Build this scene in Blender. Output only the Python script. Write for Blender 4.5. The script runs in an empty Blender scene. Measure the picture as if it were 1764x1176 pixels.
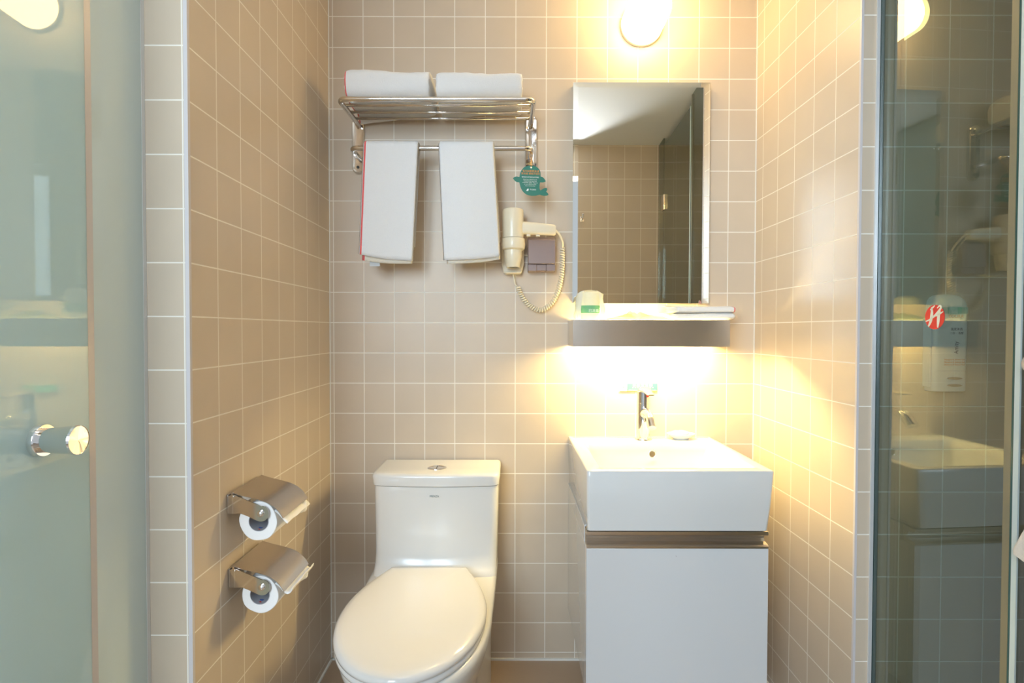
import bpy, bmesh, math, random
from mathutils import Vector, Matrix, noise
PI = math.pi
S = bpy.context.scene
C = S.collection
random.seed(7)

# ------------------------------------------------------------------ camera
def rx(v, a):
    c, s = math.cos(a), math.sin(a); return Vector((v[0], c*v[1]+s*v[2], -s*v[1]+c*v[2]))
cam_d = bpy.data.cameras.new('camera'); cam = bpy.data.objects.new('camera', cam_d); C.objects.link(cam)
F_PX, PITCH, YAW, ROLL = 961.14, .0196, .001, -.0018
cam_d.sensor_fit = 'HORIZONTAL'; cam_d.sensor_width = 36.0; cam_d.lens = F_PX*36/1764
cam_d.clip_start = .02; cam_d.clip_end = 60
right = Vector((1, -YAW, -ROLL)).normalized()
fwd = Vector((YAW, math.cos(PITCH), -math.sin(PITCH))).normalized()
up = right.cross(fwd).normalized(); right = fwd.cross(up).normalized()
m3 = Matrix((right, up, -fwd)).transposed()
cam.matrix_world = Matrix.Translation((.6005, -1.8451, 1.1199)) @ m3.to_4x4()
S.camera = cam

# ------------------------------------------------------------------ light & exposure
S.view_settings.view_transform = 'Standard'; S.view_settings.look = 'None'
S.view_settings.gamma = 1.0; S.view_settings.use_curve_mapping = False
S.view_settings.exposure = 0.12
w = bpy.data.worlds.new('bedroom_ambience'); S.world = w; w.use_nodes = True
w.node_tree.nodes['Background'].inputs[0].default_value = (.86, .93, 1.0, 1)
w.node_tree.nodes['Background'].inputs[1].default_value = .6
def area(name, loc, target, sx, sy, power, col):
    l = bpy.data.lights.new(name, 'AREA'); l.shape = 'RECTANGLE'; l.size = sx; l.size_y = sy
    l.energy = power; l.color = col
    o = bpy.data.objects.new(name, l); C.objects.link(o); o.location = loc
    o.rotation_euler = (Vector(target)-Vector(loc)).to_track_quat('-Z', 'Y').to_euler()
    return o
area('bedroom_fill_light', (-.32, -3.3, 1.80), (.45, -.5, 1.25), 1.25, 1.2, 88, (.70, .86, 1.0))  # unseen cool fill light added behind the camera to brighten the front faces
#area('bedroom_second_fill', (1.45, -2.8, 1.75), (-.04, -.8, 1.6), .8, 1.2, 14, (.70, .86, 1.0))
fl = area('camera_bounce_flash', (.72, -1.98, 1.42), (.62, -1.50, 2.25), .10, .10, 9, (.90, .95, 1.0)); fl.data.spread = math.radians(85)

LAMP_E = 22.0
TUBE_E = 310.0
WARM = (1.0, .70, .30)
FLOOR = .02
CEIL = 2.25

# ------------------------------------------------------------------ materials
def mat(name, col=(.8, .8, .8), rough=.5, metal=0.0, **k):
    m = bpy.data.materials.new(name); m.use_nodes = True
    p = m.node_tree.nodes['Principled BSDF']
    p.inputs['Base Color'].default_value = (*col, 1); p.inputs['Roughness'].default_value = rough
    p.inputs['Metallic'].default_value = metal
    for a, b in k.items():
        p.inputs[a.replace('_', ' ')].default_value = b
    return m
def noise_bump(m, scale, strength, dist=.002, detail=3, stretch=None, rough_var=0):
    nt = m.node_tree; n = nt.nodes; l = nt.links; p = n['Principled BSDF']
    tc = n.new('ShaderNodeTexCoord'); t = n.new('ShaderNodeTexNoise')
    t.inputs['Scale'].default_value = scale; t.inputs['Detail'].default_value = detail
    if stretch:
        mp = n.new('ShaderNodeMapping'); mp.inputs['Scale'].default_value = stretch
        l.new(tc.outputs['Object'], mp.inputs[0]); l.new(mp.outputs[0], t.inputs['Vector'])
    else: l.new(tc.outputs['Object'], t.inputs['Vector'])
    b = n.new('ShaderNodeBump'); b.inputs['Strength'].default_value = strength; b.inputs['Distance'].default_value = dist
    l.new(t.outputs[0], b.inputs['Height']); l.new(b.outputs[0], p.inputs['Normal'])
    return m
def tile_mat(name, px, py, pz, base=(.575, .480, .373), base2=(.59, .494, .386), grout=(.84, .80, .72), size=.1, mortar=.0014, rough=.38):
    m = bpy.data.materials.new(name); m.use_nodes = True
    nt = m.node_tree; n = nt.nodes; l = nt.links; p = n['Principled BSDF']
    tc = n.new('ShaderNodeTexCoord'); sep = n.new('ShaderNodeSeparateXYZ'); l.new(tc.outputs['Object'], sep.inputs[0])
    gn = n.new('ShaderNodeSeparateXYZ'); l.new(tc.outputs['Normal'], gn.inputs[0])
    ab = n.new('ShaderNodeMath'); ab.operation = 'ABSOLUTE'; l.new(gn.outputs[0], ab.inputs[0])
    gt = n.new('ShaderNodeMath'); gt.operation = 'GREATER_THAN'; gt.inputs[1].default_value = .5; l.new(ab.outputs[0], gt.inputs[0])
    def off(sock, v):
        a = n.new('ShaderNodeMath'); a.operation = 'SUBTRACT'; a.inputs[1].default_value = v; l.new(sock, a.inputs[0]); return a.outputs[0]
    ux, uy, uz = off(sep.outputs[0], px-10), off(sep.outputs[1], py-10), off(sep.outputs[2], pz-10)
    mx = n.new('ShaderNodeMix'); mx.data_type = 'FLOAT'
    l.new(gt.outputs[0], mx.inputs[0]); l.new(ux, mx.inputs[2]); l.new(uy, mx.inputs[3])
    cb = n.new('ShaderNodeCombineXYZ'); l.new(mx.outputs[0], cb.inputs[0]); l.new(uz, cb.inputs[1])
    br = n.new('ShaderNodeTexBrick'); br.offset = 0; br.squash = 1
    br.inputs['Scale'].default_value = 1; br.inputs['Brick Width'].default_value = size; br.inputs['Row Height'].default_value = size
    br.inputs['Mortar Size'].default_value = mortar; br.inputs['Mortar Smooth'].default_value = .1; br.inputs['Bias'].default_value = 0
    br.inputs['Color1'].default_value = (*base, 1); br.inputs['Color2'].default_value = (*base2, 1); br.inputs['Mortar'].default_value = (*grout, 1)
    l.new(cb.outputs[0], br.inputs['Vector'])
    ns = n.new('ShaderNodeTexNoise'); ns.inputs['Scale'].default_value = 9; ns.inputs['Detail'].default_value = 4
    l.new(tc.outputs['Object'], ns.inputs['Vector'])
    mr = n.new('ShaderNodeMapRange'); mr.inputs[3].default_value = .94; mr.inputs[4].default_value = 1.06; l.new(ns.outputs[0], mr.inputs[0])
    vm = n.new('ShaderNodeVectorMath'); vm.operation = 'SCALE'; l.new(br.outputs[0], vm.inputs[0]); l.new(mr.outputs[0], vm.inputs['Scale'])
    l.new(vm.outputs[0], p.inputs['Base Color'])
    rr = n.new('ShaderNodeMapRange'); rr.inputs[3].default_value = rough; rr.inputs[4].default_value = .8; l.new(br.outputs['Fac'], rr.inputs[0]); l.new(rr.outputs[0], p.inputs['Roughness'])
    fine = n.new('ShaderNodeTexNoise'); fine.inputs['Scale'].default_value = 420; l.new(tc.outputs['Object'], fine.inputs['Vector'])
    ms = n.new('ShaderNodeMath'); ms.operation = 'MULTIPLY'; ms.inputs[1].default_value = .08; l.new(fine.outputs[0], ms.inputs[0])
    sb = n.new('ShaderNodeMath'); sb.operation = 'SUBTRACT'; l.new(ms.outputs[0], sb.inputs[0]); l.new(br.outputs['Fac'], sb.inputs[1])
    b = n.new('ShaderNodeBump'); b.inputs['Strength'].default_value = .5; b.inputs['Distance'].default_value = .0008
    l.new(sb.outputs[0], b.inputs['Height']); l.new(b.outputs[0], p.inputs['Normal'])
    return m
def thin_glass(name, tint, ior=1.5, rough=0.0):
    m = bpy.data.materials.new(name); m.use_nodes = True
    nt = m.node_tree; n = nt.nodes; l = nt.links; n.remove(n['Principled BSDF'])
    tr = n.new('ShaderNodeBsdfTransparent'); tr.inputs[0].default_value = (*tint, 1)
    gl = n.new('ShaderNodeBsdfGlossy'); gl.inputs['Roughness'].default_value = rough
    fr = n.new('ShaderNodeFresnel'); fr.inputs[0].default_value = ior
    gm = n.new('ShaderNodeNewGeometry'); im = n.new('ShaderNodeMix'); im.data_type = 'FLOAT'
    im.inputs[2].default_value = ior; im.inputs[3].default_value = 1/ior
    l.new(gm.outputs['Backfacing'], im.inputs[0]); l.new(im.outputs[0], fr.inputs[0])
    mx = n.new('ShaderNodeMixShader'); l.new(fr.outputs[0], mx.inputs[0]); l.new(tr.outputs[0], mx.inputs[1]); l.new(gl.outputs[0], mx.inputs[2])
    l.new(mx.outputs[0], n['Material Output'].inputs[0]); return m
def emit(name, col, s):
    m = bpy.data.materials.new(name); m.use_nodes = True
    p = m.node_tree.nodes['Principled BSDF']; p.inputs['Base Color'].default_value = (.9, .88, .8, 1)
    p.inputs['Emission Color'].default_value = (*col, 1); p.inputs['Emission Strength'].default_value = s
    return m
def cloth(name, col=(.86, .86, .86)):
    m = mat(name, col, .95); p = m.node_tree.nodes['Principled BSDF']
    p.inputs['Sheen Weight'].default_value = .25
    return noise_bump(m, 420, .9, .002, 4)

ZP = .045
M_back = tile_mat('back_wall_tile', .0134, 0, ZP)
M_left = tile_mat('left_wall_tile', -.009, -.001, ZP)
M_right = tile_mat('right_wall_tile', .0067, -.0505, ZP)
M_rear = tile_mat('rear_wall_tile', .089, 0, ZP)
M_floor = noise_bump(mat('floor_tile', (.40, .29, .20), .35), 60, .15)
M_hall = mat('bedroom_floor', (.32, .24, .17), .5)
M_ceil = mat('ceiling_paint', (.80, .79, .76), .8)
M_caulk = mat('white_caulk', (.78, .77, .72), .6)
M_trim = mat('corner_trim', (.60, .57, .58), .4)
M_alu = mat('satin_aluminium', (.72, .74, .76), .35, .4)
M_ceram = mat('ceramic', (.74, .725, .69), .2, Coat_Weight=.25, Coat_Roughness=.12)
M_plast = mat('seat_plastic', (.75, .735, .715), .13, Coat_Weight=.3)
M_basin = mat('basin_ceramic', (.63, .63, .62), .1, Coat_Weight=.5, Coat_Roughness=.03)
M_gloss = mat('white_gloss_board', (.60, .605, .61), .07, Coat_Weight=.4)
M_chrome = mat('chrome', (.86, .85, .84), .05, 1)
M_steel = noise_bump(mat('polished_steel', (.70, .67, .64), .11, 1), 12, .03)
M_brush = noise_bump(mat('brushed_steel', (.66, .61, .55), .28, 1), 8, .12, .001, 2, (2, 60, 60))
M_cover = noise_bump(mat('cover_steel', (.55, .50, .46), .24, 1), 10, .08, .001, 2, (40, 2, 40))
M_mirror = mat('mirror_silver', (.86, .88, .86), .0, 1)
M_mback = mat('mirror_edge', (.55, .62, .60), .2, .5)
M_towel = cloth('white_terry'); M_cream = cloth('cream_cloth', (.82, .78, .68)); M_red = cloth('red_border', (.78, .12, .12))
M_green = mat('whale_green', (.0, .165, .105), .4); M_orange = mat('orange_print', (.90, .33, .06), .6)
M_white = mat('white_print', (.85, .87, .85), .6)
M_dryer = mat('ivory_plastic', (.80, .72, .55), .3, Coat_Weight=.2)
M_mauve = mat('mauve_plastic', (.27, .20, .19), .38)
M_dark = mat('dark_plastic', (.03, .03, .03), .5)
M_paper = noise_bump(mat('tissue_paper', (.86, .85, .83), .95), 300, .3, .001)
M_card = mat('grey_card', (.42, .42, .45), .9)
M_sgreen = mat('sign_green', (.045, .30, .20), .5); M_syel = mat('sign_yellow', (.60, .42, .04), .5); M_sor = mat('sign_orange', (.62, .12, .01), .5)
M_redp = mat('red_paint', (.65, .02, .01), .4); M_blue = mat('blue_print', (.10, .16, .42), .6)
M_clear = thin_glass('clear_glass', (.74, .79, .755), 1.9)
M_gedge = mat('glass_edge_green', (.03, .09, .085), .15)
M_frtop = mat('shelf_glass', (.85, .88, .86), .4)
M_seal = mat('seal_strip', (.22, .20, .13), .4)
M_plastic_wrap = mat('plastic_wrap', (.88, .90, .86), .25, Coat_Weight=.5)
M_packet = noise_bump(mat('packet_film', (.85, .86, .62), .25, Coat_Weight=.5), 60, .8, .006)
M_band = mat('green_band', (.16, .46, .24), .5)
M_cup = mat('cup_paper', (.88, .88, .76), .6)
M_disp = mat('dispenser_plastic', (.80, .84, .86), .3)
M_black = mat('black_print', (.03, .03, .04), .6)
def frosted(name, col):
    m = bpy.data.materials.new(name); m.use_nodes = True
    nt = m.node_tree; n = nt.nodes; l = nt.links; p = n['Principled BSDF']
    p.inputs['Base Color'].default_value = (*col, 1); p.inputs['Roughness'].default_value = .6
    p.inputs['Coat Weight'].default_value = 1; p.inputs['Coat Roughness'].default_value = .004; p.inputs['Coat IOR'].default_value = 1.65
    t = n.new('ShaderNodeBsdfTranslucent'); t.inputs[0].default_value = (col[0]*1.05, col[1]*1.08, col[2]*1.14, 1)
    mx = n.new('ShaderNodeMixShader'); mx.inputs[0].default_value = .42
    l.new(p.outputs[0], mx.inputs[1]); l.new(t.outputs[0], mx.inputs[2]); l.new(mx.outputs[0], n['Material Output'].inputs[0]); return m
def translucent(m, f, col):
    nt = m.node_tree; n = nt.nodes; l = nt.links
    t = n.new('ShaderNodeBsdfTranslucent'); t.inputs[0].default_value = (*col, 1)
    mx = n.new('ShaderNodeMixShader'); mx.inputs[0].default_value = f
    l.new(n['Principled BSDF'].outputs[0], mx.inputs[1]); l.new(t.outputs[0], mx.inputs[2]); l.new(mx.outputs[0], n['Material Output'].inputs[0])
def see_through(m, f):
    nt = m.node_tree; n = nt.nodes; l = nt.links; o_ = n['Material Output']
    t = n.new('ShaderNodeBsdfTransparent'); mx = n.new('ShaderNodeMixShader'); mx.inputs[0].default_value = f
    src = o_.inputs[0].links[0].from_socket
    l.new(src, mx.inputs[1]); l.new(t.outputs[0], mx.inputs[2]); l.new(mx.outputs[0], o_.inputs[0])
translucent(M_cup, .3, (.95, .95, .8)); translucent(M_plastic_wrap, .35, (.95, .96, .92)); translucent(M_packet, .5, (.92, .95, .7))
translucent(M_frtop, .8, (1, 1, 1)); see_through(M_frtop, .45); translucent(M_towel, .12, (.9, .88, .84))
M_frost = frosted('frosted_glass', (.64, .76, .73))
M_frost2 = frosted('frosted_partition', (.68, .74, .71))

# ------------------------------------------------------------------ helpers
def obj(name, bm, m, parent=None, smooth=False, bevel=0, seg=2, sub=0, autos=None):
    me = bpy.data.meshes.new(name)
    bmesh.ops.recalc_face_normals(bm, faces=bm.faces[:])
    if smooth:
        for f in bm.faces: f.smooth = True
    bm.to_mesh(me); bm.free()
    o = bpy.data.objects.new(name, me); C.objects.link(o)
    for x in (m if isinstance(m, (list, tuple)) else [m]): me.materials.append(x)
    if parent is not None: o.parent = parent
    if bevel:
        b = o.modifiers.new('bevel', 'BEVEL'); b.width = bevel; b.segments = seg; b.limit_method = 'ANGLE'; b.angle_limit = .6
        b.harden_normals = False
        for f in me.polygons: f.use_smooth = True
        me.set_sharp_from_angle(angle=.7)
    if sub:
        s = o.modifiers.new('sub', 'SUBSURF'); s.levels = s.render_levels = sub
    if autos: me.set_sharp_from_angle(angle=autos)
    return o
def thing(name, label, cat, group=None, loc=(0, 0, 0)):
    o = bpy.data.objects.new(name, None); C.objects.link(o); o.empty_display_size = .03
    o['label'] = label; o['category'] = cat
    if group: o['group'] = group
    return o
def tag(o, label, cat, group=None):
    o['label'] = label; o['category'] = cat
    if group: o['group'] = group
    return o
def struct(name, bm, m, parent=None, **k):
    o = obj(name, bm, m, parent, **k)
    if parent is None: o['kind'] = 'structure'
    return o
def B(): return bmesh.new()
def box(bm, x0, x1, y0, y1, z0, z1, mi=0):
    v = [bm.verts.new((x, y, z)) for x in (x0, x1) for y in (y0, y1) for z in (z0, z1)]
    for f in ((0, 1, 3, 2), (4, 6, 7, 5), (0, 4, 5, 1), (2, 3, 7, 6), (0, 2, 6, 4), (1, 5, 7, 3)):
        fc = bm.faces.new([v[i] for i in f]); fc.material_index = mi
    return bm
def loft(bm, rings, cap0=True, cap1=True, close=True, mi=0):
    R = [[bm.verts.new(p) for p in r] for r in rings]; n = len(R[0])
    for a, b in zip(R, R[1:]):
        for i in range(n if close else n-1):
            j = (i+1) % n
            f = bm.faces.new((a[i], a[j], b[j], b[i])); f.material_index = mi
    if cap0: bm.faces.new(R[0][::-1]).material_index = mi
    if cap1: bm.faces.new(R[-1]).material_index = mi
    return R
def frame_of(d, ref=None):
    d = d.normalized(); ref = ref or (Vector((0, 0, 1)) if abs(d.z) < .9 else Vector((1, 0, 0)))
    a = d.cross(ref).normalized(); return a, a.cross(d).normalized()
def tube(bm, pts, r, seg=12, caps=True, sy=1.0):
    pts = [Vector(p) for p in pts]; rings = []
    rs = r if isinstance(r, (list, tuple)) else [r]*len(pts)
    a = None
    for i, p in enumerate(pts):
        d = (pts[min(i+1, len(pts)-1)]-pts[max(i-1, 0)]).normalized()
        if a is None: a, b = frame_of(d)
        else:
            a = (a-d*a.dot(d)).normalized(); b = a.cross(d).normalized()
        rings.append([p+(a*math.cos(t)*rs[i])+(b*math.sin(t)*rs[i]*sy) for t in [2*PI*k/seg for k in range(seg)]])
    loft(bm, rings, caps, caps); return bm
def lathe(bm, origin, axis, prof, seg=32, caps=True):
    o = Vector(origin); ax = Vector(axis).normalized(); a, b = frame_of(ax)
    loft(bm, [[o+ax*h+(a*math.cos(t)+b*math.sin(t))*max(r, 1e-5) for t in [2*PI*k/seg for k in range(seg)]] for r, h in prof], caps, caps)
    return bm
def catmull(P, n=8):
    P = [Vector(p) for p in P]; out = []
    Q = [P[0]*2-P[1]]+P+[P[-1]*2-P[-2]]
    for i in range(1, len(Q)-2):
        for k in range(n):
            t = k/n; p0, p1, p2, p3 = Q[i-1], Q[i], Q[i+1], Q[i+2]
            out.append(.5*((2*p1)+(p2-p0)*t+(2*p0-5*p1+4*p2-p3)*t*t+(3*p1-p0-3*p2+p3)*t**3))
    out.append(P[-1]); return out
def prism(bm, poly, fn, t0, t1, mi=0):
    loft(bm, [[fn(x, y, t0) for x, y in poly], [fn(x, y, t1) for x, y in poly]], mi=mi); return bm
def XZ(x, z, t): return (x, t, z)
def text(name, s, size, m, parent, loc, rot=(PI/2, 0, 0), ext=.0002, sx=1.0, align='CENTER'):
    c = bpy.data.curves.new(name+'_c', 'FONT'); c.body = s; c.size = size; c.align_x = align; c.align_y = 'CENTER'; c.extrude = ext
    t = bpy.data.objects.new(name+'_t', c); C.objects.link(t)
    bpy.context.view_layer.update()
    dg = bpy.context.evaluated_depsgraph_get()
    me = bpy.data.meshes.new_from_object(t.evaluated_get(dg)); bpy.data.objects.remove(t)
    o = bpy.data.objects.new(name, me); C.objects.link(o); me.materials.clear(); me.materials.append(m)
    me.transform(Matrix.Diagonal((sx, 1, 1, 1)))
    me.transform(Matrix.Translation(loc) @ (Matrix.Rotation(rot[2], 4, 'Z') @ Matrix.Rotation(rot[1], 4, 'Y') @ Matrix.Rotation(rot[0], 4, 'X')))
    o.parent = parent; return o

# ------------------------------------------------------------------ room shell
W = 1.404; YL = -.804; YR = -.551; YB = -1.62; XG = 1.4453; XPL = -.0784
struct('wall_back', box(B(), -.02, W+.02, 0, .12, 0, CEIL+.05), M_back)
struct('wall_left', box(B(), -1.0, 0, YL, .12, 0, CEIL+.05), M_left)
struct('wall_right', box(B(), W, 2.42, YR, .12, 0, CEIL+.05), M_right)
struct('wall_far_left', box(B(), -1.1, -1.0, YB-.12, .12, 0, CEIL+.05), M_left)
struct('wall_far_right', box(B(), 2.32, 2.42, YB-.12, YR, 0, CEIL+.05), M_right)
bm = B(); box(bm, .95, 2.42, YB-.12, YB, 0, CEIL+.05)
struct('wall_rear', bm, M_rear)
bm = B(); box(bm, -1.0, .95, YB-.12, YB, 2.06, CEIL+.05)
struct('wall_rear_lintel', bm, M_rear)
struct('floor', box(B(), -1.1, 2.42, YB-.12, .12, FLOOR-.1, FLOOR), M_floor)
struct('floor_bedroom', box(B(), -2.5, 3.0, -5, YB-.12, FLOOR-.1, FLOOR), M_hall)
struct('ceiling', box(B(), -1.1, 2.42, YB-.12, .12, CEIL, CEIL+.1), M_ceil)
# trims
bm = B(); box(bm, .0, W, -.006, 0, FLOOR, FLOOR+.006); box(bm, 0, .006, YL, 0, FLOOR, FLOOR+.006); box(bm, W-.006, W, YR, 0, FLOOR, FLOOR+.006)
struct('trim_1', bm, M_caulk)
bm = B(); box(bm, -.006, .0015, YL-.0015, YL+.006, FLOOR, CEIL); struct('trim_2', bm, M_trim)
bm = B(); box(bm, W-.0015, W+.004, YR-.0015, YR+.005, FLOOR, CEIL); struct('trim_3', bm, M_trim)
bm = B(); box(bm, XPL-.008, XPL, YL-.004, YL, FLOOR, CEIL); box(bm, 0, .0025, -.0025, 0, FLOOR, CEIL); struct('trim_4', bm, M_caulk)
bm = B(); box(bm, W+.0335, W+.0405, YR-.004, YR, FLOOR, CEIL); struct('trim_5', bm, M_alu)
bm = B(); box(bm, W-.0025, W, -.0025, 0, FLOOR, CEIL); struct('trim_6', bm, M_caulk)

# ------------------------------------------------------------------ glass partitions and doors
def panel(bm, p0, ang, s0, s1, z0, z1, th, side=1):
    # vertical slab starting at p0 running towards the bedroom, turned by ang
    d = Vector((math.sin(ang), -math.cos(ang), 0)); n = Vector((math.cos(ang), math.sin(ang), 0))*th*side
    p = Vector((p0[0], p0[1], 0)); a = p+d*s0; b = p+d*s1
    R = [[a, b, b+n, a+n]]
    loft(bm, [[q+Vector((0, 0, z)) for q in (a, b, b+n, a+n)] for z in (z0, z1)])
    return d, n
# right: clear shower glass
A_R = math.radians(2.7)
gl = thing('glass_partition', 'clear greenish fixed shower glass panel with a round red emblem beside the vanity alcove', 'glass panel')
bm = B(); dR, nR = panel(bm, (XG, YR-.003), A_R, 0, .322, FLOOR, CEIL-.003, .008); obj('pane', bm, M_clear, gl)
bm = B(); panel(bm, (XG+.0004, YR-.003), A_R, -.0005, .0025, FLOOR, CEIL-.003, .0085); obj('edge_seal', bm, M_gedge, gl)
bm = B(); panel(bm, (XG, YR-.003), A_R, .322, .335, FLOOR, CEIL-.003, .009); obj('clear_seal', bm, M_seal, gl)
# emblem on the glass
def onR(s, z, out=.0006):
    p = Vector((XG, YR-.003, 0))+dR*s-nR.normalized()*out; p.z = z; return p
ec = (.168, 1.1486); er = .0245
bm = B(); N = 48
def inS(u, v):   # slanted white strokes leave the red disc in pieces
    return False
def disc(bm, cu, cz, r, t):
    lo = [onR(cu+math.cos(a)*r, cz+math.sin(a)*r, .0004) for a in [2*PI*k/N for k in range(N)]]
    hi = [onR(cu+math.cos(a)*r, cz+math.sin(a)*r, t) for a in [2*PI*k/N for k in range(N)]]
    loft(bm, [lo, hi])
disc(bm, ec[0], ec[1], er, .0008)
emb = obj('red_emblem', bm, M_redp, gl)
bm = B()
def stroke(bm, pts, wd):
    pts = catmull([Vector((a, b, 0)) for a, b in pts], 6)
    L_, R_ = [], []
    for i, p in enumerate(pts):
        d = (pts[min(i+1, len(pts)-1)]-pts[max(i-1, 0)]).normalized(); k = wd*(.35+.65*math.sin(PI*(i+.5)/len(pts)))
        q = Vector((-d.y, d.x, 0))*k
        L_.append(p+q); R_.append(p-q)
    poly = L_+R_[::-1]
    loft(bm, [[onR(ec[0]+p.x*er, ec[1]+p.y*er, t) for p in poly] for t in (.0009, .0012)])
stroke(bm, [(-.30, .82), (-.28, .3), (-.38, -.3), (-.62, -.78)], .14)
stroke(bm, [(.55, .5), (.42, .1), (.38, -.4), (.34, -.88)], .14)
stroke(bm, [(-.92, -.35), (-.45, -.18), (.1, .18), (.62, .72), (.5, .9), (.25, .72)], .09)
stroke(bm, [(.02, .95), (-.25, .75), (-.45, .6)], .07)
stroke(bm, [(.1, .05), (.5, .25), (.85, .42)], .07)
obj('emblem_letter', bm, mat('emblem_cream', (.75, .74, .62), .5), emb)
# right: shower door, coplanar
d2 = thing('door_2', 'x', 'x'); del d2['label']; del d2['category']; d2['kind'] = 'structure'
bm = B(); panel(bm, (XG, YR-.003), A_R, .339, .93, FLOOR+.012, CEIL-.05, .008); obj('door_pane', bm, M_clear, d2)
bm = B(); panel(bm, (XG, YR-.003), A_R, .3355, .3425, FLOOR+.012, CEIL-.05, .0082); obj('door_edge', bm, M_gedge, d2)
bm = B(); panel(bm, (XG-.003, YR-.003), A_R, .3425, .352, FLOOR+.012, CEIL-.05, .003); obj('magnetic_strip', bm, mat('strip_blue', (.55, .66, .68), .3), d2)
bm = B(); panel(bm, (XG, YR-.003), A_R, .935, 1.06, FLOOR, CEIL-.003, .008); g3 = obj('glass_partition', bm, M_clear)
tag(g3, 'narrow clear glass panel carrying the shower door hinge, seen in the mirror', 'glass panel')
for z in (.5, 1.87):
    bm = B(); panel(bm, (XG-.005, YR-.003), A_R, .905, .965, z-.045, z+.045, .018); obj('hinge', bm, M_steel, d2, bevel=.002)
def onR2(s, z, out): return onR(s, z, out)
kn = onR(.4000, 1.068, 0); bm = B(); lathe(bm, kn, -nR, [(.014, 0), (.014, .006), (.010, .008), (.0135, .034), (.0138, .036)], 32)
obj('door_knob', bm, M_chrome, d2, smooth=True, autos=.6)
# left: frosted door, standing open into the room
A_L = math.radians(2.6); PL = (.1275, -1.212)
d1 = thing('door_1', 'x', 'x'); del d1['label']; del d1['category']; d1['kind'] = 'structure'
bm = B(); dL, nL = panel(bm, PL, A_L, .0100, .39, FLOOR+.012, 2.05, .008, -1); obj('door_pane', bm, M_frost, d1)
bm = B(); panel(bm, PL, A_L, 0, .0105, FLOOR+.012, 2.05, .010, -1); obj('edge_strip', bm, mat('door_edge_strip', (.62, .58, .56), .3), d1)
kp = Vector((PL[0], PL[1], 1.010))+dL*.080; nLu = Vector((math.cos(A_L), math.sin(A_L), 0))
bm = B(); lathe(bm, kp, nLu, [(.0165, 0), (.0165, .004), (.0155, .006)], 40); obj('knob_collar', bm, M_chrome, d1, smooth=True, autos=.5)
bm = B(); lathe(bm, kp, nLu, [(.0122, .006), (.0124, .012), (.0142, .033), (.0150, .0365), (.0144, .0385), (.0138, .038), (0, .0372)], 40)
obj('door_knob', bm, M_chrome, d1, smooth=True, autos=.5)
bm = B(); lathe(bm, kp-nLu*.008, -nLu, [(.0165, 0), (.0165, .004), (.0125, .006), (.0155, .033), (.0155, .0385)], 32)
obj('door_knob', bm, M_chrome, d1, smooth=True, autos=.5)
# left: fixed frosted panel at the pier
gp = thing('glass_partition', 'frosted pale green fixed glass panel set against the left tiled pier', 'glass panel')
bm = B(); panel(bm, (XPL, YL-.001), math.radians(0), 0, .45, FLOOR, CEIL-.003, .010, -1); obj('frosted_pane', bm, M_frost2, gp)
bm = B(); box(bm, XPL-.014, XPL+.0005, YL-.010, YL-.0005, FLOOR, CEIL-.003); obj('edge_channel', bm, M_alu, gp)

# ------------------------------------------------------------------ wall lamp
t = thing('wall_lamp', 'glowing opal cylindrical lamp sticking out of the wall above the mirror', 'lamp')
LC = (1.023, 0, 2.116)
bm = B(); lathe(bm, LC, (0, -1, 0), [(.0685, 0), (.0685, .010), (.066, .012)], 48); obj('base_ring', bm, mat('lamp_base', (.80, .70, .55), .4), t, smooth=True, autos=.6)
bm = B(); r = .0665
lathe(bm, LC, (0, -1, 0), [(r, .012), (r, .118)]+[(r*math.cos(a), .118+.035*math.sin(a)) for a in [PI/2*k/8 for k in range(1, 9)]], 48)
obj('opal_shade', bm, emit('opal_glow', (1.0, .69, .28), LAMP_E), t, smooth=True)

# ------------------------------------------------------------------ mirror
t = thing('wall_mirror', 'tall rectangular mirror with slanted silvery borders on the tiled wall above the shelf', 'mirror')
x0, x1, z0, z1 = .7995, 1.2445, 1.2095, 1.9245; yb, yf = -.016, -.0215; bw = .0165; bd = .0010
bm = B(); box(bm, x0+.002, x1-.002, -.016, -.0005, z0+.002, z1-.002); obj('backing', bm, M_mback, t)
bm = B()
o_ = [(x0, z0), (x1, z0), (x1, z1), (x0, z1)]; i_ = [(x0+bw, z0+bw), (x1-bw, z0+bw), (x1-bw, z1-bw), (x0+bw, z1-bw)]
loft(bm, [[(x, yb, z) for x, z in o_], [(x, yf+bd, z) for x, z in o_], [(x, yf, z) for x, z in i_]])
obj('mirror_glass', bm, M_mirror, t)

# ------------------------------------------------------------------ lit shelf
t = thing('wall_shelf', 'brushed steel shelf with a light inside, mounted on the wall under the mirror', 'shelf')
sx0, sx1, sy, sz0, sz1 = .787, 1.263, -.155, 1.0715, 1.153
bm = B(); box(bm, sx0, sx1, sy, sy+.0025, sz0, sz1); box(bm, sx0, sx1, sy+.0025, sy+.010, sz0, sz0+.002); obj('front_panel', bm, M_brush, t, bevel=.0006)
for a, b_ in ((sx0, sx0+.0025), (sx1-.0025, sx1)):
    bm = B(); box(bm, a, b_, sy+.0025, -.0005, sz0, sz1); obj('end_panel', bm, M_brush, t)
bm = B(); box(bm, sx0+.0025, sx1-.0025, sy+.0028, -.0005, sz1-.006, sz1+.001); obj('glass_top', bm, M_frtop, t)
bm = B(); tube(bm, [(.83, -.075, 1.110), (1.215, -.075, 1.110)], .012, 16); lt = obj('light_tube', bm, emit('tube_glow', (1.0, .76, .31), TUBE_E), t)
for xx in (.822, 1.223):
    bm = B(); box(bm, xx-.009, xx+.009, -.09, -.06, 1.095, 1.145); obj('tube_socket', bm, M_white, t, bevel=.002)
ST = sz1+.001
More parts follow.
